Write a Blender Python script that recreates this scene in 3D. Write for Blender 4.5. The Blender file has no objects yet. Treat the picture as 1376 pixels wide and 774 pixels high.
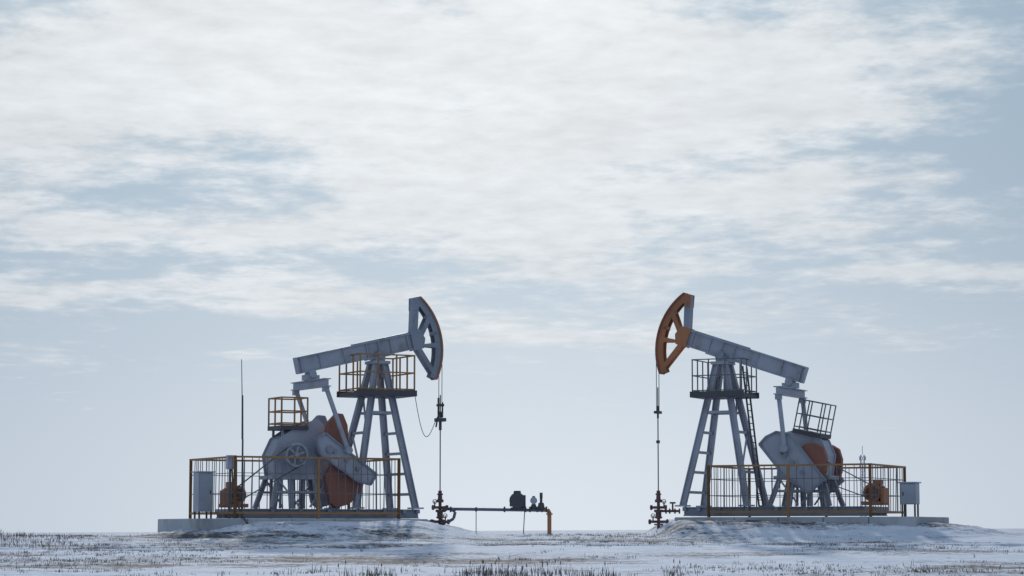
import bpy, bmesh, math, random
from mathutils import Vector, Matrix, noise
random.seed(7)
R=math.radians
scene=bpy.context.scene
F=3200.0; D=80.0
SUN_EL=R(17); SUN_AZ=R(-2)

# ------------------------------------------------ camera
cam=bpy.data.cameras.new("camera"); co=bpy.data.objects.new("camera",cam)
scene.collection.objects.link(co); scene.camera=co
cam.sensor_width=36; cam.lens=F/1376*36; cam.clip_start=.5; cam.clip_end=20000
co.location=(0,0,0); co.rotation_euler=(math.pi/2+math.atan(326/F),0,0)

# ------------------------------------------------ materials
def mat(name,base,rough=.55,grime=(.12,.09,.07),amt=.35,scale=3.0,metal=0.0,var=.12,bump=.0):
    m=bpy.data.materials.new(name); m.use_nodes=True
    nt=m.node_tree; N=nt.nodes; L=nt.links
    b=N['Principled BSDF']; b.inputs['Roughness'].default_value=rough; b.inputs['Metallic'].default_value=metal
    tc=N.new('ShaderNodeTexCoord')
    mp=N.new('ShaderNodeMapping'); mp.inputs['Scale'].default_value=(1,1,.45); L.new(tc.outputs['Object'],mp.inputs[0])
    n1=N.new('ShaderNodeTexNoise'); n1.inputs['Scale'].default_value=scale; n1.inputs['Detail'].default_value=6; n1.inputs['Roughness'].default_value=.65
    L.new(mp.outputs[0],n1.inputs['Vector'])
    n2=N.new('ShaderNodeTexNoise'); n2.inputs['Scale'].default_value=scale*.35; n2.inputs['Detail'].default_value=2
    L.new(tc.outputs['Object'],n2.inputs['Vector'])
    r=N.new('ShaderNodeMapRange'); r.inputs[1].default_value=.52; r.inputs[2].default_value=.75; r.inputs[3].default_value=0; r.inputs[4].default_value=amt
    L.new(n1.outputs[0],r.inputs[0])
    v=N.new('ShaderNodeMapRange'); v.inputs[1].default_value=.3; v.inputs[2].default_value=.7; v.inputs[3].default_value=1-var; v.inputs[4].default_value=1+var
    L.new(n2.outputs[0],v.inputs[0])
    sc=N.new('ShaderNodeVectorMath'); sc.operation='SCALE'; sc.inputs[0].default_value=base; L.new(v.outputs[0],sc.inputs['Scale'])
    mx=N.new('ShaderNodeMix'); mx.data_type='RGBA'; L.new(r.outputs[0],mx.inputs[0]); L.new(sc.outputs[0],mx.inputs[6]); mx.inputs[7].default_value=(*grime,1)
    L.new(mx.outputs[2],b.inputs['Base Color'])
    if bump>0:
        bp=N.new('ShaderNodeBump'); bp.inputs['Strength'].default_value=bump; bp.inputs['Distance'].default_value=.03
        L.new(n1.outputs[0],bp.inputs['Height']); L.new(bp.outputs[0],b.inputs['Normal'])
    return m
M_white=mat("weathered_white_paint",(.37,.40,.48),.5,(.18,.14,.12),.6)
M_white2=mat("grey_white_paint",(.26,.29,.36),.55,(.14,.11,.1),.6)
M_orange=mat("faded_orange_paint",(.42,.17,.08),.55,(.14,.08,.06),.6)
M_red=mat("red_brown_paint",(.28,.11,.08),.6,(.12,.07,.06),.6)
M_well=mat("rusty_wellhead_paint",(.13,.075,.075),.6,(.08,.05,.05),.6)
M_fence=mat("orange_railing_paint",(.36,.19,.08),.6,(.14,.08,.05),.6)
M_dark=mat("dark_steel",(.075,.078,.095),.6,(.12,.07,.05),.5)
M_wire=mat("galvanised_wire",(.16,.165,.18),.5,(.12,.07,.05),.4,metal=.3)
M_pipe=mat("grey_blue_pipe",(.13,.16,.24),.5,(.12,.08,.06),.5)
M_conc=mat("old_concrete",(.44,.46,.50),.9,(.2,.19,.19),.6,2.0,bump=.4)
M_cab=mat("cabinet_paint",(.38,.42,.50),.45,(.2,.16,.14),.4)

# ------------------------------------------------ mesh builder
class B:
    def __init__(s): s.bm=bmesh.new()
    def prism(s,ring0,ring1):
        a=[s.bm.verts.new(p) for p in ring0]; b=[s.bm.verts.new(p) for p in ring1]
        n=len(a); s.bm.faces.new(a); s.bm.faces.new(b[::-1])
        for i in range(n): s.bm.faces.new((a[i],b[i],b[(i+1)%n],a[(i+1)%n]))
    def bar(s,p,q,w=.1,h=None,side=(0,1,0)):
        h=h or w; p=Vector(p); q=Vector(q); d=(q-p)
        if d.length<1e-6: return
        d.normalize(); sd=Vector(side); sd=sd-d*sd.dot(d)
        if sd.length<.1: sd=Vector((1,0,0)); sd=sd-d*sd.dot(d)
        if sd.length<.1: sd=Vector((0,0,1)); sd=sd-d*sd.dot(d)
        sd.normalize(); u=d.cross(sd)
        o=[(-1,-1),(1,-1),(1,1),(-1,1)]
        s.prism([p+sd*(a*w/2)+u*(b*h/2) for a,b in o],[q+sd*(a*w/2)+u*(b*h/2) for a,b in o])
    def ibeam(s,p,q,w,h,tw=.03,side=(0,1,0),t=.03):
        p=Vector(p); q=Vector(q); d=(q-p).normalized(); sd=Vector(side); sd=(sd-d*sd.dot(d)).normalized(); u=d.cross(sd)
        s.bar(p+u*(h/2-t/2),q+u*(h/2-t/2),w,t,sd); s.bar(p-u*(h/2-t/2),q-u*(h/2-t/2),w,t,sd)
        s.bar(p,q,tw,h-2*t-.002,sd)
    def cyl(s,p,q,r,r2=None,seg=14):
        r2=r if r2 is None else r2; p=Vector(p); q=Vector(q); d=(q-p).normalized()
        a=Vector((0,0,1)) if abs(d.z)<.9 else Vector((1,0,0)); a=(a-d*a.dot(d)).normalized(); b=d.cross(a)
        f=lambda c,rr:[c+a*(rr*math.cos(2*math.pi*i/seg))+b*(rr*math.sin(2*math.pi*i/seg)) for i in range(seg)]
        s.prism(f(p,r),f(q,r2))
    def tube(s,pts,r,seg=8):
        for i in range(len(pts)-1): s.cyl(pts[i],pts[i+1],r,None,seg)
    def ext(s,poly,n0,n1):
        s.prism([(x,n0,z) for x,z in poly],[(x,n1,z) for x,z in poly])
    def box(s,c,size): 
        c=Vector(c); x,y,z=[k/2 for k in size]
        s.ext([(c.x-x,c.z-z),(c.x+x,c.z-z),(c.x+x,c.z+z),(c.x-x,c.z+z)],c.y-y,c.y+y)
    def ring(s,c,r,t,n0,n1,seg=28,axis='N'):
        for i in range(seg):
            a0=2*math.pi*i/seg; a1=2*math.pi*(i+1)/seg
            s.ext([(c[0]+(r-t)*math.cos(a0),c[1]+(r-t)*math.sin(a0)),(c[0]+r*math.cos(a0),c[1]+r*math.sin(a0)),
                   (c[0]+r*math.cos(a1),c[1]+r*math.sin(a1)),(c[0]+(r-t)*math.cos(a1),c[1]+(r-t)*math.sin(a1))],n0,n1)
    def done(s,name,m,parent,X=None,bevel=0):
        if X is not None: s.bm.transform(X)
        bmesh.ops.recalc_face_normals(s.bm,faces=s.bm.faces)
        me=bpy.data.meshes.new(name); s.bm.to_mesh(me); s.bm.free()
        o=bpy.data.objects.new(name,me); scene.collection.objects.link(o); me.materials.append(m)
        if parent: o.parent=parent
        if bevel:
            md=o.modifiers.new("bevel",'BEVEL'); md.width=bevel; md.segments=2; md.limit_method='ANGLE'
        return o
def empty(name,loc):
    e=bpy.data.objects.new(name,None); e.location=loc; scene.collection.objects.link(e); e.empty_display_size=.5; return e

# ------------------------------------------------ terrain
def sst(a,b,x):
    t=max(0,min(1,(x-a)/(b-a))); return t*t*(3-2*t)
def mound(x,y,x0,x1,y0,y1,fx0,fx1,fy):
    dx=sst(x0-fx0,x0,x)*(1-sst(x1,x1+fx1,x)); dy=sst(y0-fy,y0,y)*(1-sst(y1,y1+fy,y)); return dx*dy
def mounds(x,y): return mound(x,y,-7.6,-3.3,76.8,84,5.0,2.6,5.0)+mound(x,y,5.6,12.8,76.8,84,1.2,4.6,5.0)
def height(x,y,fine=True):
    base=-1.6+.0187*min(max(y,-50),76)
    if y>76: base=-.18
    az=x/max(y,30)
    far=y*(.0004+max(-.25,min(.25,az))*.0042-0.0004) 
    t=sst(84,150,y)
    z=base*(1-t)+(far-.05)*t if y>84 else base
    mo=mounds(x,y); m1=mo*.50
    n=0
    if -70<x<70 and 15<y<140:
        P=Vector((x,y,0))
        n+=noise.noise(P*.09)*.12*sst(15,25,y)
        if fine:
            n+=noise.noise(P*.45)*.045+noise.noise(P*1.3)*.022+noise.noise(P*4)*.014
            edge=4*mo*(1-mo)
            n+=edge*(noise.noise(P*2.2)*.06+noise.noise(P*.8)*.07)
    if 50<y<75 and abs(x)<40:
        for yc in (62.0+.10*x+.8*math.sin(x*.15),63.9+.10*x+.8*math.sin(x*.15)):
            n-=.07*math.exp(-((y-yc)/.28)**2)-.035*math.exp(-((y-yc-.55)/.3)**2)
    return z+m1+n*(1-sst(100,140,y))
def axis(lo,hi,step,far,g=1.25):
    a=[]; v=lo; st=step; left=[]
    while v>-far: st*=g; v-=st; left.append(v)
    a=left[::-1]; v=lo
    while v<hi: a.append(v); v+=step
    st=step
    while v<far: a.append(v); st*=g; v+=st
    return a
xs=axis(-21,21,.13,9000); ys=[y for y in axis(36,92,.14,12000) if y>-400]
nx=len(xs); verts=[(x,y,height(x,y)) for y in ys for x in xs]
faces=[(j*nx+i,j*nx+i+1,(j+1)*nx+i+1,(j+1)*nx+i) for j in range(len(ys)-1) for i in range(nx-1)]
me=bpy.data.meshes.new("snowy_ground"); me.from_pydata(verts,[],faces)
g=bpy.data.objects.new("snowy_ground",me); scene.collection.objects.link(g)
for p in me.polygons: p.use_smooth=True
m=bpy.data.materials.new("patchy_snow_on_steppe"); m.use_nodes=True; nt=m.node_tree; N=nt.nodes; L=nt.links
b=N['Principled BSDF']; b.inputs['Roughness'].default_value=.9; b.inputs['Specular IOR Level'].default_value=.15
tc=N.new('ShaderNodeTexCoord')
def nz(scale,det=6,rough=.6,sx=1,sy=1):
    mp=N.new('ShaderNodeMapping'); mp.inputs['Scale'].default_value=(sx,sy,1); L.new(tc.outputs['Object'],mp.inputs[0])
    n=N.new('ShaderNodeTexNoise'); n.inputs['Scale'].default_value=scale; n.inputs['Detail'].default_value=det; n.inputs['Roughness'].default_value=rough
    L.new(mp.outputs[0],n.inputs[0]); return n.outputs[0]
def mth(op,a,bb=None,c=None,nt_=None,clamp=False):
    n=(nt_ or nt).nodes.new('ShaderNodeMath'); n.operation=op; n.use_clamp=clamp
    for i,v in enumerate((a,bb,c)):
        if v is None: continue
        if isinstance(v,(int,float)): n.inputs[i].default_value=v
        else: (nt_ or nt).links.new(v,n.inputs[i])
    return n.outputs[0]
big=nz(.16,3,.5,.5,1); medn=nz(1.1,5,.65,.6,1); fin=nz(7,4,.7)
s1=mth('MULTIPLY',big,1.4); s2=mth('MULTIPLY_ADD',medn,1.0,s1); s3=mth('MULTIPLY_ADD',fin,.95,s2)
mr=N.new('ShaderNodeMapRange'); mr.inputs[1].default_value=1.42; mr.inputs[2].default_value=1.68; L.new(s3,mr.inputs[0])
soil=N.new('ShaderNodeValToRGB'); L.new(fin,soil.inputs[0])
soil.color_ramp.elements[0].position=.3; soil.color_ramp.elements[0].color=(.06,.06,.075,1)
soil.color_ramp.elements[1].position=.75; soil.color_ramp.elements[1].color=(.19,.17,.17,1)
snow=N.new('ShaderNodeValToRGB'); L.new(medn,snow.inputs[0])
snow.color_ramp.elements[0].position=.3; snow.color_ramp.elements[0].color=(.56,.63,.80,1)
snow.color_ramp.elements[1].position=.7; snow.color_ramp.elements[1].color=(.78,.84,.94,1)
mx=N.new('ShaderNodeMix'); mx.data_type='RGBA'; L.new(mr.outputs[0],mx.inputs[0]); L.new(soil.outputs[0],mx.inputs[6]); L.new(snow.outputs[0],mx.inputs[7])
L.new(mx.outputs[2],b.inputs['Base Color'])
bp=N.new('ShaderNodeBump'); bp.inputs['Strength'].default_value=.7; bp.inputs['Distance'].default_value=.07; L.new(fin,bp.inputs['Height']); L.new(bp.outputs[0],b.inputs['Normal'])
me.materials.append(m)

# ------------------------------------------------ dry grass
def grass(name,spots,m):
    vs=[];fs=[]
    for (x,y,h,n) in spots:
        z=height(x,y)
        for k in range(n):
            bx=x+random.gauss(0,.06+h*.15); by=y+random.gauss(0,.06+h*.15)
            hh=h*random.uniform(.45,1.1); a=random.uniform(0,6.28); lean=random.uniform(0,.45)*hh
            w=random.uniform(.003,.007); ca=math.cos(a)*lean; sa=math.sin(a)*lean
            px=w*random.choice((1,-1)); i=len(vs)
            vs+= [(bx-px,by,z-.02),(bx+px,by,z-.02),(bx+px*.8+ca*.4,by+sa*.4,z+hh*.55),(bx-px*.8+ca*.4,by+sa*.4,z+hh*.55),(bx+ca,by+sa,z+hh)]
            fs+= [(i,i+1,i+2,i+3),(i+3,i+2,i+4)]
            if h>.24 and random.random()<.35:
                j=len(vs); c=(bx+ca,by+sa,z+hh); r=.012
                vs+=[(c[0]-r,c[1],c[2]),(c[0],c[1],c[2]-.04),(c[0]+r,c[1],c[2]),(c[0],c[1],c[2]+.06)]; fs.append((j,j+1,j+2,j+3))
    me=bpy.data.meshes.new(name); me.from_pydata(vs,[],fs); o=bpy.data.objects.new(name,me); scene.collection.objects.link(o); me.materials.append(m)
M_grass=mat("dry_grass_stalks",(.26,.22,.19),.9,(.12,.105,.10),.6,2.5,var=.4)
M_weed=mat("dark_dry_weeds",(.17,.135,.12),.9,(.08,.065,.07),.6,2.5,var=.4)
sp=[]
while len(sp)<2300:
    y=random.uniform(39,88); hw=.23*y
    x=random.uniform(-hw,hw)
    d=noise.noise(Vector((x*.16,y*.10,3)))+.5*noise.noise(Vector((x*.7,y*.5,9)))
    if d>random.uniform(.0,.5)+mounds(x,y)*.6: sp.append((x,y,random.uniform(.03,.08),random.randint(3,7)))
grass("dry_grass",sp,M_grass)
sp=[]
for _ in range(360):
    y=random.uniform(40,44); x=random.uniform(-3.6,2.8)+random.gauss(0,.6)
    if noise.noise(Vector((x*.9,y*.3,1)))>.05: sp.append((x,y,random.uniform(.08,.26),random.randint(2,6)))
for _ in range(260):
    y=random.uniform(60,78); x=-.215*y+random.uniform(0,3)**1.0
    sp.append((x,y,random.uniform(.08,.26)*(1-.7*((x+.215*y)/3)),random.randint(3,6)))
for _ in range(60):
    y=random.uniform(42,70); x=random.uniform(-.22,.22)*y
    sp.append((x,y,random.uniform(.06,.16),random.randint(1,4)))
grass("weeds",sp,M_weed)

# ------------------------------------------------ pumpjack
def pump(s,pxo,psi,tilt,crank,piv_z,site):
    c,sn=math.cos(psi),math.sin(psi)
    Ox=(pxo-688)/40; O=Vector((Ox,D,0))
    X=Matrix(((s*c,s*sn,0,0),(sn,-c,0,0),(0,0,1,0),(0,0,0,1)))
    def E(px,py,n):   # side-elevation survey point -> local (X,N,Z)
        k=(px-688)/F
        x=(D*k-Ox-n*(s*sn+k*c))/(s*c-k*sn)
        y=D+x*sn-n*c
        return (x,n,(713-py)/F*y)
    def E2(px,py,n): p=E(px,py,n); return (p[0],p[2])
    pj=empty("pumpjack",O)
    base=site['base']    # top of skid z
    # --- skid
    b=B()
    for n in (-1.0,-.35,.35,1.0): b.ibeam((-5.3,n,base-.17),(1.05,n,base-.17),.16,.30)
    for x in (-5.25,-4.2,-3.2,-2.2,-1.2,-.2,.5,1.0): b.bar((x,-1.13,base-.09),(x,1.13,base-.09),.12,.13,(1,0,0))
    b.done("skid",M_white2,pj,X)
    # --- tower legs
    b=B(); zt=piv_z-.52; xf,xr=site['xf'],site['xr']
    for n in (1,-1):
        b.ibeam((xf,n,base),(.16,n*.22,zt),.17,.2,.05); b.ibeam((xr,n,base),(-.16,n*.22,zt),.17,.2,.05)
        b.box((xf,n,base+.02),(.42,.4,.05)); b.box((xr,n,base+.02),(.42,.4,.05))
    def leg(x0,t,n): return (x0+( (.16 if x0>0 else -.16)-x0)*t, n*(1+(.22-1)*t), base+(zt-base)*t)
    for t in (.1,.24,.38,.52,.66,.8,.92):
        b.bar(leg(xf,t,1),leg(xf,t,-1),.07,.09,(1,0,0))
        if t in (.24,.52,.8): b.bar(leg(xr,t,1),leg(xr,t,-1),.07,.09,(1,0,0))
    for t in (.66,):
        for n in (1,-1): b.bar(leg(xf,t,n),leg(xr,t,n),.06,.09)
    b.bar(leg(xr,.24,1),leg(xr,.52,-1),.05); b.bar(leg(xr,.52,1),leg(xr,.8,-1),.05)
    b.box((0,0,zt+.04),(.62,.72,.1)); b.box((0,0,zt+.16),(.34,.5,.16))
    b.done("samson_post",M_white,pj,X)
    b=B(); b.cyl((0,-.33,zt+.3),(0,.33,zt+.3),.14); b.box((0,0,zt+.27),(.44,.3,.12)); b.done("saddle_bearing",M_white2,pj,X)
    # --- beam & head, frame u (along beam), v
    ct,st=math.cos(tilt),math.sin(tilt)
    def U(u,v,n=0): return (u*ct-v*st,n,piv_z+u*st+v*ct)
    def U2(u,v): p=U(u,v); return (p[0],p[2])
    b=B(); b.ibeam(U(-3.02,0),U(1.45,0),.30,.56,.16,t=.04)
    for u in (-2.9,-2.2,-1.3,-.45,0,.45,1.1): b.bar(U(u,-.24),U(u,.24),.27,.03)
    b.bar(U(-3.03,-.27),U(-3.03,.27),.30,.03); b.bar(U(-.9,.30),U(1.2,.30),.22,.04); b.bar(U(-.5,-.30),U(.5,-.30),.34,.04)
    b.done("walking_beam",M_white,pj,X)
    a0,a1,Rr=R(-38),R(37.5),2.35
    parts=B(); hub=B()
    K=18
    def arc(r0,r1,n0,n1,bb):
        for i in range(K):
            p=a0+(a1-a0)*i/K; q=a0+(a1-a0)*(i+1)/K
            bb.ext([U2(r0*math.cos(p),r0*math.sin(p)),U2(r1*math.cos(p),r1*math.sin(p)),U2(r1*math.cos(q),r1*math.sin(q)),U2(r0*math.cos(q),r0*math.sin(q))],n0,n1)
    hw=.17
    for n0,n1 in ((-hw,-hw+.04),(hw-.04,hw)):
        arc(2.10,2.31,n0,n1,parts)
    def poly(bb,pts,n0=-hw,n1=hw): bb.ext([U2(*p) for p in pts],n0,n1)
    poly(hub,[(1.30,.25),(1.52,.30),(1.83,1.38),(1.62,1.43)],-hw+.005,hw-.005)
    for n0,n1 in ((-hw-.01,-hw+.03),(hw-.03,hw+.01)):
        poly(parts,[(1.5,.08),(1.62,.02),(2.13,.62),(2.06,.80)],n0,n1)
        poly(parts,[(1.5,-.16),(1.6,-.24),(2.2,-.42),(2.2,-.22)],n0,n1)
        poly(parts,[(1.36,-.30),(1.52,-.27),(1.93,-1.30),(1.83,-1.44)],n0,n1)
        poly(parts,[(1.60,1.44),(1.50,1.02),(1.66,1.0),(1.95,1.28),(1.85,1.43)],n0,n1)
        poly(parts,[(1.24,-.33),(1.62,-.31),(1.74,0),(1.62,.33),(1.24,.33)],n0-.004,n1+.004)
    for p in ((1.7,1.35),(1.88,-1.32),(2.15,.1),(2.05,.7)):
        parts.bar(U(p[0],p[1],-hw),U(p[0],p[1],hw),.12)
    parts.done("horse_head_frame",site['headmat'],pj,X)
    hub.done("horse_head_back",M_white2,pj,X)
    b=B(); arc(2.31,2.36,-.23,.23,b); b.done("horse_head_face",site['facemat'],pj,X)
    # --- equalizer
    ex,ez=U2(-2.5,0); ez-=.72
    b=B(); b.ibeam((ex,-1.4,ez),(ex,1.4,ez),.26,.27,.08,(1,0,0)); b.box((ex,0,ez+.22),(.5,.34,.18)); b.box((ex,0,ez+.36),(.28,.24,.2))
    b.cyl((ex,-.22,ez+.34),(ex,.22,ez+.34),.13)
    b.done("equalizer",M_white,pj,X)
    # --- pitmans
    pin=E2(*crank['pin'],1.25)
    b=B()
    for n in (1.25,-1.25):
        b.bar((ex,n,ez-.12),(pin[0],n,pin[1]),.09,.13); b.cyl((pin[0],n-.2,pin[1]),(pin[0],n+.14,pin[1]),.12)
        b.box((ex,n,ez-.2),(.2,.16,.2))
    b.done("pitman_arms",M_white,pj,X)
    # --- cranks & weights
    b=B(); cp=[E2(px,py,1.05) for px,py in crank['arm']]; fo=crank['far']
    for n0,n1 in ((.95,1.13),(-1.13+fo,-.95+fo)): b.ext(cp,n0,n1)
    b.done("crank_arms",M_white,pj,X,.015)
    b=B()
    n=len(cp)
    for i in range(n):
        b.bar((cp[i][0],1.15,cp[i][1]),(cp[(i+1)%n][0],1.15,cp[(i+1)%n][1]),.08,.06)
    for k in range(3):
        t=.25+.25*k; a=crank['slot']; p=E(a[0]+(a[2]-a[0])*t,a[1]+(a[3]-a[1])*t,1.14)
        b.cyl((p[0],1.13,p[2]),(p[0],1.2,p[2]),.07)
    b.done("crank_ribs",M_white2,pj,X)
    b=B(); b2=B()
    for wp in crank['weights']:
        q=[E2(px,py,.9) for px,py in wp]
        b.ext(q,.72,.945); b2.ext(q,-.945+fo,-.72+fo)
    b.done("counterweight_near_side",M_red,pj,X,.03); b2.done("counterweight_far_side",crank.get('farmat',M_red),pj,X,.03)
    # --- gearbox
    sh=E2(*crank['shaft'],0)
    b=B(); gb=site['gearbox']; gp=[E2(px,py,.25) for px,py in gb]
    b.ext(gp,-.42,.42)
    for n in (-.44,.44):
        q=[(sh[0]+(x-sh[0])*1.05,sh[1]+(z-sh[1])*1.05) for x,z in gp]; b.ext(q,n-.025,n+.025)
    b.done("gearbox",M_white,pj,X,.03)
    b=B(); b.cyl((sh[0],-1.2,sh[1]),(sh[0],1.2,sh[1]),.13); b.cyl((sh[0],.42,sh[1]),(sh[0],.62,sh[1]),.24); b.done("crankshaft",M_white2,pj,X)
    zb=min(z for x,z in gp); gx0=min(x for x,z in gp); gx1=max(x for x,z in gp)
    b=B(); b.box(((gx0+gx1)/2,0,zb-.05),(gx1-gx0+.2,1.1,.12))
    for n in (.5,-.5):
        for x,dx in ((gx0+.1,-.28),(gx0+.55,-.05),(gx1-.55,.05),(gx1-.1,.28)):
            b.ibeam((x,n,zb-.08),(x+dx,n*1.5,base),.12,.15,.04)
        b.bar((gx0-.1,n*1.25,(zb+base)/2),(gx1+.1,n*1.25,(zb+base)/2),.06,.08)
        b.bar((gx0+.1,n*1.04,zb-.1),(gx0+.8,n*1.45,base+.05),.05); b.bar((gx1-.1,n*1.04,zb-.1),(gx1-.8,n*1.45,base+.05),.05)
    b.done("gearbox_stand",M_white,pj,X)
    # pulley wheel
    b=B(); pc=E2(*site['pulley'],.75)
    pr=.40; b.ring(pc,pr,.07,.70,.86); b.cyl((pc[0],.4,pc[1]),(pc[0],.88,pc[1]),.08)
    for k in range(6):
        a=k*math.pi/3+.3; b.bar((pc[0],.78,pc[1]),(pc[0]+.35*math.cos(a),.78,pc[1]+.35*math.sin(a)),.05,.06)
    b.done("belt_pulley",M_white,pj,X)
    # motor + belts
    mc=Vector((site['motor_x'],.55,base+.42))
    b=B(); b.cyl(mc+Vector((0,-.42,0)),mc+Vector((0,.30,0)),.30,seg=20); b.cyl(mc+Vector((0,-.5,0)),mc+Vector((0,-.42,0)),.22,.30,20)
    for k in range(10): 
        a=k*math.pi/5; b.bar(mc+Vector((.31*math.cos(a),-.38,.31*math.sin(a))),mc+Vector((.31*math.cos(a),.26,.31*math.sin(a))),.03)
    b.box(mc+Vector((0,-.05,-.34)),(.75,.7,.12)); b.box(mc+Vector((-.12,.0,.34)),(.26,.3,.16))
    b.box(mc+Vector((-.36,.05,-.1)),(.1,.6,.5))
    b.done("electric_motor",site['motormat'],pj,X,.01)
    b=B(); b.ring((mc.x,mc.z),.2,.05,.84,.94,16); b.cyl((mc.x,.8,mc.z),(mc.x,.95,mc.z),.06)
    dv=Vector((pc[0]-mc.x,0,pc[1]-mc.z)).normalized(); pp=Vector((-dv.z,0,dv.x))
    for q in (-1,1):
        b.bar(Vector((mc.x,.82,mc.z))+pp*(.2*q),Vector((pc[0],.82,pc[1]))+pp*(.38*q),.1,.025)
    b.done("drive_belts",M_dark,pj,X)
    # --- tower platform
    pz=site['plat_z']; ax0,ax1,bn=site['plat']
    b=B(); b.box(((ax0+ax1)/2,0,pz-.09),(ax1-ax0,bn*2,.13))
    b.box(((ax0+ax1)/2,bn+.02,pz-.05),(ax1-ax0+.1,.05,.2)); b.box(((ax0+ax1)/2,-bn-.02,pz-.05),(ax1-ax0+.1,.05,.2))
    b.done("platform_deck",M_dark,pj,X)
    def railing(b,x0,x1,n0,n1,z,h,t,split=3):
        cor=[(x0,n0),(x1,n0),(x1,n1),(x0,n1)]
        for i in range(4):
            p=cor[i]; q=cor[(i+1)%4]
            for hh in (h,h*.52,.08):
                b.bar((p[0],p[1],z+hh),(q[0],q[1],z+hh),t,t)
            for k in range(split):
                f=k/split; b.bar((p[0]+(q[0]-p[0])*f,p[1]+(q[1]-p[1])*f,z),(p[0]+(q[0]-p[0])*f,p[1]+(q[1]-p[1])*f,z+h+.01),t,t,(1,0,0))
    b=B(); railing(b,ax0+.03,ax1-.03,-bn,bn,pz,site['plat_h'],site['rail_t']); b.done("platform_railing",site['railmat'],pj,X)
    if site['ladder']:
        b=B(); x=xr-.15
        for n in (.15,-.25):
            b.bar((x+.02,n,base),(-.75,n,pz+.9),.05)
        for k in range(22):
            t=k/22; b.bar((x+.02+(-.77-x)*t,.15,base+(pz+.9-base)*t),(x+.02+(-.77-x)*t,-.25,base+(pz+.9-base)*t),.03)
        b.done("tower_ladder",M_dark,pj,X)
    # --- small service platform on gearbox
    sc=site['svc']; b=B()
    b.box((0,0,-.07),(.98,1.15,.14))
    b2=B(); railing(b2,-.46,.46,-.55,.55,0,sc['h'],site['rail_t'],2)
    T=X@Matrix.Translation((sc['x'],0,sc['z']))@Matrix.Rotation(sc['rot'],4,'Y')
    b.done("service_deck",M_dark,pj,T); b2.done("service_railing",sc['mat'],pj,T)
    b=B()
    for dx in (-.35,.35):
        for n in (-.4,.4): b.bar((sc['x']+dx,n,sc['z']-.1),(sc['x']+dx*1.2,n,base),.07)
    for k in range(6): 
        z=base+.3+k*.4
        if z<sc['z']-.2: b.bar((sc['x']-.4,-.4,z),(sc['x']-.4,.4,z),.035)
    b.done("service_platform_posts",M_white2,pj,X)
    # --- concrete slab
    sl=empty("concrete_slab",O); b=B()
    x=site['slab_x0']; 
    while x<.6:
        x2=min(x+1.5,1.3); b.box(((x+x2)/2,0,site['slab_z']-.3),(x2-x-.02,2*(2.12 if x<-.6 else 1.3),.6)); x=x2
    b.done("slab_plates",M_conc,sl,X,.03)
    # --- fence
    fe=empty("metal_fence",O); f0,f1,fz0,fz1=site['fence']; fn=2.0
    b=B(); w=B()
    def run(p,q,posts):
        p=Vector(p); q=Vector(q); Lh=(q-p).length
        for k in range(posts+1):
            a=p.lerp(q,k/posts); b.bar((a.x,a.y,site['slab_z']),(a.x,a.y,fz1),.08,.08,(1,0,0))
        for z,t in ((fz1-.03,.06),(fz0,.07)):
            b.bar((p.x,p.y,z),(q.x,q.y,z),t)
        nb=int(Lh/.27)
        for k in range(1,nb):
            a=p.lerp(q,k/nb); o=random.gauss(0,.012); w.bar((a.x,a.y,fz0),(a.x+o,a.y+o,fz1-.05),.02,.02,(1,0,0))
        for z in (fz0+.35*(fz1-fz0),fz0+.7*(fz1-fz0)): w.bar((p.x,p.y,z),(q.x,q.y,z),.022)
    run((f0,fn,0),(f1,fn,0),2); run((f0,-fn,0),(f1,-fn,0),2); run((f0,-fn,0),(f0,fn,0),1); run((f1,-fn,0),(f1,fn,0),1)
    b.done("fence_frame",M_fence,fe,X); w.done("fence_bars",M_wire,fe,X)
    return X,E,O,pj
siteL=dict(base=.72,xf=.96,xr=-1.2,headmat=M_white2,facemat=M_orange,motor_x=-5.3,motormat=M_orange,
  gearbox=[(370,640),(366,612),(376,590),(395,577),(412,570),(424,566),(432,574),(436,600),(440,640)],pulley=(398,612),
  plat_z=4.62,plat=(-1.05,1.0,.85),plat_h=1.22,railmat=M_fence,ladder=False,rail_t=.045,
  svc=dict(x=-3.23,z=3.42,h=.92,rot=0,mat=M_fence),slab_x0=-6.95,slab_z=.38,fence=(-5.85,-.13,.56,2.36))
crL=dict(far=.2,pin=(468,606),arm=[(424,590),(436,583),(505,638),(497,652),(480,648),(430,612)],slot=(436,596,496,642),shaft=(425,606),farmat=M_white2,
  weights=[[(437,606),(437,585),(442,567),(452,556),(461,557),(467,572),(469,600),(468,625)],[(437,640),(448,622),(488,648),(484,664),(470,678),(452,683),(444,676)]])
XL,EL,OL,pjL=pump(1,507,R(28),R(13),crL,6.1,siteL)
siteR=dict(base=.80,xf=1.1,xr=-1.15,headmat=M_orange,facemat=M_red,motor_x=-5.35,motormat=M_orange,
  gearbox=[(1108,640),(1112,612),(1104,592),(1088,582),(1070,580),(1055,584),(1048,600),(1046,640)],pulley=(1080,622),
  plat_z=4.58,plat=(-.95,.85,.75),plat_h=1.12,railmat=M_wire,ladder=True,rail_t=.035,
  svc=dict(x=-3.1,z=3.25,h=.98,rot=R(-12),mat=M_wire),slab_x0=-7.1,slab_z=.44,fence=(-5.64,-.19,.6,2.13))
crR=dict(far=0,pin=(1054,604),arm=[(1021,598),(1030,588),(1044,581),(1062,584),(1108,645),(1086,664),(1052,638)],slot=(1038,596,1090,648),shaft=(1068,612),
  weights=[[(1066,622),(1070,606),(1082,597),(1096,596),(1106,602),(1110,616),(1109,634),(1100,650),(1084,652)]])
XR,ER,OR_,pjR=pump(-1,972,R(25),R(18.5),crR,6.08,siteR)

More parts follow.
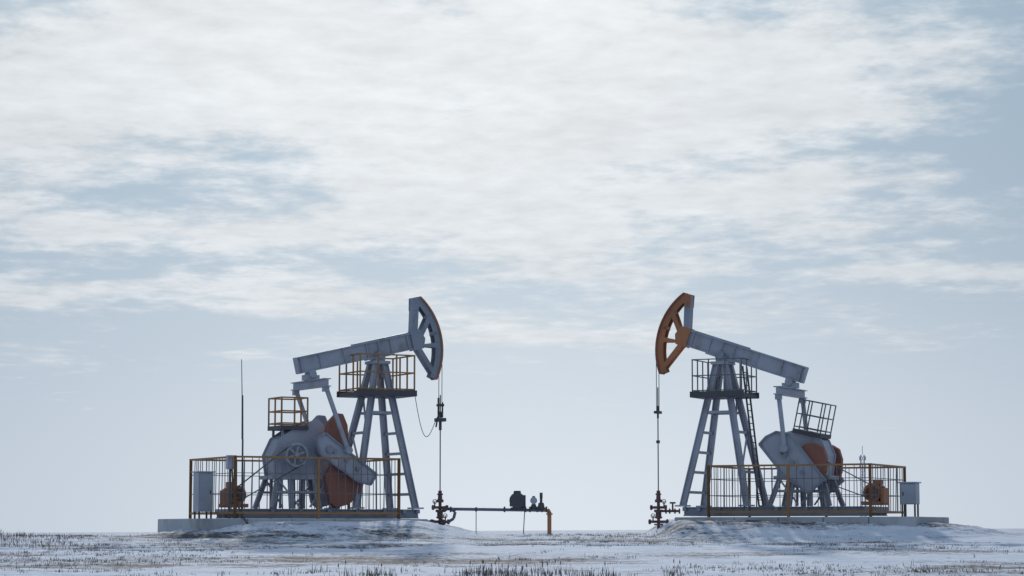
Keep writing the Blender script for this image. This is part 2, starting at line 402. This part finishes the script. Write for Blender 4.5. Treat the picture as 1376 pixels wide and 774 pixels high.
# ------------------------------------------------ site equipment
def cabinet(X,O,E,c,size,z0,legs,name="electrical_cabinet"):
    e=empty(name,O); b=B(); b.box((c[0],c[1],z0+size[2]/2),size)
    b.done("body",M_cab,e,X,.015)
    b=B(); b.box((c[0],c[1]+size[1]/2+.01,z0+size[2]/2),(size[0]*.86,.02,size[2]*.9)); b.box((c[0],c[1],z0+size[2]+.02),(size[0]+.1,size[1]+.1,.04))
    b.done("door_and_roof",M_cab,e,X,.005)
    b=B(); b.box((c[0]+size[0]*.3,c[1]+size[1]/2+.03,z0+size[2]*.5),(.03,.03,.12))
    for sx in (-1,1):
        for sy in (-1,1): b.bar((c[0]+sx*size[0]*.4,c[1]+sy*size[1]*.4,legs),(c[0]+sx*size[0]*.4,c[1]+sy*size[1]*.4,z0),.05)
    b.done("legs_and_handle",M_dark,e,X)
cabinet(XL,OL,EL,(-6.35,.5),(.5,.5,1.25),.60,.36)
cabinet(XR,OR_,ER,(-6.45,.3),(.52,.45,.68),.84,.42)
e=empty("junction_box",OL); b=B(); b.box((-5.75,1.4,2.17),(.30,.2,.44)); b.done("box",M_cab,e,XL,.01)
b=B(); b.bar((-5.75,1.3,.35),(-5.75,1.3,2.3),.06); b.done("post",M_wire,e,XL)
b=B(); pts=[(-5.72,1.4,1.95),(-5.70,1.45,1.3),(-5.6,1.6,.8),(-5.62,2.2,.4),(-5.55,2.5,.1),(-5.4,2.6,-.12)]; b.tube(pts,.03); b.done("cable",M_dark,e,XL)
e=empty("radio_antenna",OL); b=B(); b.cyl((-5.45,1.6,.36),(-5.45,1.6,2.9),.035,.03,8); b.cyl((-5.45,1.6,2.9),(-5.52,1.6,5.45),.02,.012,6); b.cyl((-5.46,1.6,2.9),(-5.475,1.6,4.3),.035,.03,8); b.done("mast",M_dark,e,XL)

# ------------------------------------------------ wellheads
def wellhead(X,O,zhead,m,kind):
    e=empty("wellhead",O); xw=2.36
    b=B(); b.cyl((xw,0,-.2),(xw,0,1.25),.055,seg=10)
    for z,r in ((.18,.15),(.42,.13),(.62,.15),(.66,.15),(.95,.12),(1.0,.12),(1.2,.10)): b.cyl((xw,0,z),(xw,0,z+.05),r)
    b.cyl((xw,0,.4),(xw,0,.62),.10); b.cyl((xw,0,.98),(xw,0,1.35),.085,.06)
    for z,l in ((.30,.30),(.78,.24)):
        b.cyl((xw-l,0,z),(xw+l,0,z),.045,seg=8)
        for q in (-1,1):
            b.cyl((xw+q*l,0,z),(xw+q*(l+.04),0,z),.09); 
    b.done("valve_tree",m,e,X)
    b=B(); 
    for q,z in ((1,.30),(-1,.78)):
        b.ring((xw+q*.2,z+.2),.08,.02,-.012,.012,14); b.cyl((xw+q*.2,0,z),(xw+q*.2,0,z+.2),.025,seg=8); b.bar((xw+q*.2-.07,0,z+.2),(xw+q*.2+.07,0,z+.2),.015)
    b.done("hand_wheels",M_dark,e,X)
    b=B(); zc=3.75 if kind==0 else 4.0
    b.cyl((xw,0,1.3),(xw,0,zc+.85),.022,seg=8)
    b.done("polished_rod",M_wire,e,X)
    b=B()
    for n in (-.12,.12): b.cyl((xw,n,zc),(xw,n,zhead),.013,seg=6)
    b.done("bridle_cables",M_dark,e,X)
    b=B()
    if kind==0:
        b.box((xw,0,zc),(.26,.4,.12)); b.box((xw,0,zc+.18),(.14,.16,.2)); b.cyl((xw-.07,0,zc+.2),(xw-.07,0,zc+.75),.035); b.cyl((xw+.08,0,zc+.1),(xw+.08,0,zc+.6),.03)
        b.cyl((xw,0,zc-.35),(xw,0,zc),.05); b.box((xw,0,zc+.5),(.2,.2,.08)); b.cyl((xw-.16,0,zc-.25),(xw-.1,0,zc+.1),.03)
    else:
        b.box((xw,0,zc),(.16,.36,.09)); b.cyl((xw,0,zc),(xw,0,zc+.22),.045); b.cyl((xw,0,zc-.2),(xw,0,zc),.035); b.box((xw,0,3.0),(.1,.1,.1))
    b.done("carrier_bar",M_dark,e,X)
    return e
wellhead(XL,OL,6.0,M_well,0); 
wR=wellhead(XR,OR_,6.05,M_well,1)
b=B(); pts=[]
p0=Vector((1.0,.83,4.52)); p1=Vector((2.2,0,3.75))
for i in range(17):
    t=i/16; p=p0.lerp(p1,t); p.z-=1.15*math.sin(math.pi*t)*(1-.3*t); pts.append(p)
b.tube(pts,.012,5); b.done("sensor_cable",M_dark,pjL,XL)

# pipeline manifold between wells
yp=81.1
def W(px,py,dy=0): return Vector(((px-688)/F*yp,yp+dy,(713-py)/F*yp))
e=empty("pipeline",(0,0,0))
b=B(); b.tube([W(598,684),W(735,686)],.055,12)
b.tube([W(590,698),W(602,702),W(610,697),W(612,688),W(606,684)],.05,10); b.tube([W(570,701),W(600,701)],.045,10)
b.done("flow_line",M_pipe,e)
b=B()
for px in (598,606,640,678,706,712,722,728,734): b.cyl(W(px-1.2,684.6),W(px+1.2,684.6),.10 if px!=640 else .08)
b.cyl(W(717,684),W(717,667),.05); b.cyl(W(717,684),W(717,678),.11,.08); b.cyl(W(727,684),W(727,664),.045); b.cyl(W(727,684),W(727,676),.13,.09); b.cyl(W(725,666,.0),W(729,666),.10)
b.done("valves",M_dark,e)
b=B(); b.cyl(W(717,673,-.12),W(717,673,-.03),.12,seg=18); b.done("pressure_gauge",M_cab,e)
b=B(); b.tube([W(730,685),W(735,685),W(738,689)],.07,12); b.cyl(W(738,688),W(738,722),.07); b.cyl(W(738,690),W(738,692),.11); b.done("riser_pipe",M_orange,e)
b=B()
for px in (598,582,596): 
    p=W(px,684 if px==598 else 702,-.12); 
    b.cyl(p,p+Vector((0,.03,0)),.10,seg=14)
b.done("hand_wheels",M_well,e)
e=empty("flow_meter",(0,0,0))
b=B(); b.cyl(W(695,673,-.3),W(695,673,.3),.27,seg=22); b.cyl(W(695,673,-.36),W(695,673,-.3),.2,.27,22); b.cyl(W(695,666,-.1),W(695,660,-.1),.12); b.box(W(702,674),(.22,.34,.42)); b.box(W(688,675),(.16,.3,.3)); b.cyl(W(690,663),W(700,663),.05)
b.box(W(696,684),(.5,.4,.1)); b.done("body",M_dark,e,None,.015)
b=B(); b.cyl(W(705,686),W(703,722),.016,seg=6); b.cyl(W(640,686),W(640,722),.014,seg=6); b.done("legs",M_wire,e)
e=empty("side_valve",(0,0,0)); b=B()
b.tube([W(887,687),W(912,687)],.04); 
for px in (894,899,906,912): b.cyl(W(px-1,687),W(px+1,687),.09)
b.cyl(W(903,687),W(903,676),.03); b.done("pipe_and_flanges",M_well,e)
b=B(); b.cyl(W(899,676),W(907,676),.03); b.done("handle",M_dark,e)

# distant lattice tower
dT=420; xt=(1158-688)/F*dT
e=empty("lattice_tower",(xt,dT,0)); b=B(); H=(713-612)/F*dT; z0=-1.0
for sx in (-1,1):
    for sy in (-1,1): b.bar((sx*.5,sy*.5,z0),(sx*.3,sy*.3,H),.09)
n=11
for k in range(n):
    za=z0+(H-z0)*k/n; zb=z0+(H-z0)*(k+1)/n; wa=.5-.2*k/n; wb=.5-.2*(k+1)/n
    for sy in (-1,1):
        b.bar((-wa,sy*wa,za),(wb,sy*wb,zb),.05); b.bar((wa,sy*wa,za),(-wb,sy*wb,zb),.05)
    b.bar((-wa,-wa,za),(wa,-wa,za),.05); b.bar((-wa,wa,za),(wa,wa,za),.05)
b.cyl((0,0,H),(0,0,H+1.6),.05); 
for zz in (H-.6,H-2.0): 
    for sx in (-1,1): b.box((sx*.5,0,zz),(.15,.2,.7))
b.done("lattice",M_cab,e)

# ------------------------------------------------ sun + sky
sd=bpy.data.lights.new("sun",'SUN'); so=bpy.data.objects.new("sun",sd); scene.collection.objects.link(so)
sd.energy=2.4; sd.angle=R(2.0); sd.color=(1,.955,.89)
dirv=Vector((math.sin(SUN_AZ)*math.cos(SUN_EL),math.cos(SUN_AZ)*math.cos(SUN_EL),math.sin(SUN_EL)))
so.rotation_euler=dirv.to_track_quat('Z','Y').to_euler(); so.location=(0,60,40)
w=bpy.data.worlds.new("World"); scene.world=w; w.use_nodes=True; nt=w.node_tree; N=nt.nodes; L=nt.links
w.cycles.sampling_method='MANUAL'; w.cycles.sample_map_resolution=256
bg=N['Background']; bg.inputs['Strength'].default_value=.1
sky=N.new('ShaderNodeTexSky'); sky.sky_type='NISHITA'; sky.sun_disc=False; sky.sun_elevation=SUN_EL; sky.sun_rotation=SUN_AZ
sky.air_density=1; sky.dust_density=.3; sky.ozone_density=2.0
tc=N.new('ShaderNodeTexCoord'); sep=N.new('ShaderNodeSeparateXYZ'); L.new(tc.outputs['Generated'],sep.inputs[0])
x,y,z=sep.outputs
def vm(op,a,bb=None):
    n=N.new('ShaderNodeVectorMath'); n.operation=op
    for i,v in enumerate((a,bb)):
        if v is None: continue
        if isinstance(v,tuple): n.inputs[i].default_value=v
        else: L.new(v,n.inputs[i])
    return n
mm=lambda *a,**k: mth(*a,nt_=nt,**k)
az=mm('ARCTAN2',x,y); el=mm('ARCSINE',z)
zz=mm('ADD',mm('MAXIMUM',z,0.0),.10)
px_=mm('DIVIDE',x,zz); py_=mm('DIVIDE',y,zz)
P=N.new('ShaderNodeCombineXYZ'); L.new(px_,P.inputs[0]); L.new(py_,P.inputs[1])
def wn(scale,det,rough,off,rot=0,sc=(1,1,1),dist=0):
    mp=N.new('ShaderNodeMapping'); mp.inputs['Location'].default_value=off; mp.inputs['Rotation'].default_value=(0,0,rot); mp.inputs['Scale'].default_value=sc
    L.new(P.outputs[0],mp.inputs[0]); n=N.new('ShaderNodeTexNoise'); n.noise_dimensions='2D'; n.inputs['Scale'].default_value=scale; n.inputs['Detail'].default_value=det; n.inputs['Roughness'].default_value=rough; n.inputs['Distortion'].default_value=dist
    L.new(mp.outputs[0],n.inputs[0]); return n
n_big=wn(2.4,6,.62,(3.1,1.7,0),R(20),(1,.9,1))
n_fine=wn(13,4,.6,(9,2,0),R(-15),(1,1.0,1))
n_w=wn(2.4,3,.6,(5,8,0))
V=N.new('ShaderNodeCombineXYZ'); L.new(az,V.inputs[0]); L.new(el,V.inputs[1])
wob=vm('SUBTRACT',n_w.outputs['Color'],(.5,.5,.5)); wob2=vm('MULTIPLY',wob.outputs[0],(.09,.022,0))
V2=vm('ADD',V.outputs[0],wob2.outputs[0])
blobs=[(650,170,600,190,.36),(100,110,400,120,.26),(270,268,130,34,-.27),(90,235,90,25,-.06),(130,352,300,17,-.20),(1345,215,150,60,-.22),
 (1330,130,130,40,-.10),(1080,340,320,20,-.22),(700,640,3000,200,-.34),(330,480,100,7,.32),(760,462,210,26,.32),(1260,372,190,18,.30),(380,392,190,18,.28),
 (70,398,130,18,.28),(130,542,45,4,.27),(1160,586,90,6,.25),(900,603,60,5,.22),(960,400,120,14,.16),(460,85,60,12,-.14),(700,335,330,40,.18),(1200,60,300,70,.12)]
acc=None
for (bx,by,rx,ry,am) in blobs:
    s_=vm('SUBTRACT',V2.outputs[0],((bx-688)/F,(713-by)/F,0)); q=vm('MULTIPLY',s_.outputs[0],(F/rx,F/ry,0)); d=vm('DOT_PRODUCT',q.outputs[0],q.outputs[0])
    ex=mm('EXPONENT',mm('MULTIPLY',d.outputs['Value'],-1.0)); acc=mm('MULTIPLY',ex,am) if acc is None else mm('MULTIPLY_ADD',ex,am,acc)
cov=mm('ADD',n_big.outputs[0],acc); cov=mm('ADD',cov,mm('MULTIPLY',mm('SUBTRACT',n_fine.outputs[0],.5),.40))
al=N.new('ShaderNodeMapRange'); al.interpolation_type='SMOOTHSTEP'; al.inputs[1].default_value=.38; al.inputs[2].default_value=.76; L.new(cov,al.inputs[0])
dt=vm('DOT_PRODUCT',tc.outputs['Generated'],tuple(dirv)); ang=mm('ARCCOSINE',mm('MINIMUM',dt.outputs['Value'],.99999))
glow=mm('EXPONENT',mm('MULTIPLY',mm('POWER',mm('DIVIDE',ang,.36),2.0),-1.0))
gaz=mm('EXPONENT',mm('MULTIPLY',mm('POWER',mm('DIVIDE',mm('ADD',az,-.01),.21),2.0),-1.0))
veil=mm('EXPONENT',mm('MULTIPLY',mm('POWER',mm('DIVIDE',mm('MAXIMUM',el,0.0),.12),2.0),-1.0))
def mixc(f,a,bb):
    n=N.new('ShaderNodeMix'); n.data_type='RGBA'
    for i,v in ((0,f),(6,a),(7,bb)):
        if isinstance(v,(int,float)): n.inputs[i].default_value=v
        elif isinstance(v,tuple): n.inputs[i].default_value=(*v,1)
        else: L.new(v,n.inputs[i])
    return n.outputs[2]
haze=mixc(glow,(2.6,3.6,4.7),(5.8,7.3,8.4))
skyt=vm('MULTIPLY',sky.outputs[0],(.10,.14,.22))
clear=mixc(.75,skyt.outputs[0],haze)
low=mixc(gaz,(4.9,5.6,6.6),(7.3,7.9,8.6))
clear=mixc(mm('MULTIPLY',veil,.94),clear,low)
lit=mixc(glow,(4.3,5.0,5.8),(8.9,9.2,9.4))
shade=N.new('ShaderNodeMapRange'); shade.inputs[1].default_value=.3; shade.inputs[2].default_value=.72; shade.inputs[3].default_value=.86; shade.inputs[4].default_value=1.06
shn=mm('MULTIPLY_ADD',n_fine.outputs[0],.5,mm('MULTIPLY',n_w.outputs[0],.5))
L.new(shn,shade.inputs[0])
ls=N.new('ShaderNodeVectorMath'); ls.operation='SCALE'; L.new(lit,ls.inputs[0]); L.new(shade.outputs[0],ls.inputs['Scale'])
fin_=mixc(al.outputs[0],clear,ls.outputs[0])
L.new(fin_,bg.inputs[0])

scene.view_settings.view_transform='Standard'; scene.view_settings.look='None'; scene.view_settings.exposure=0
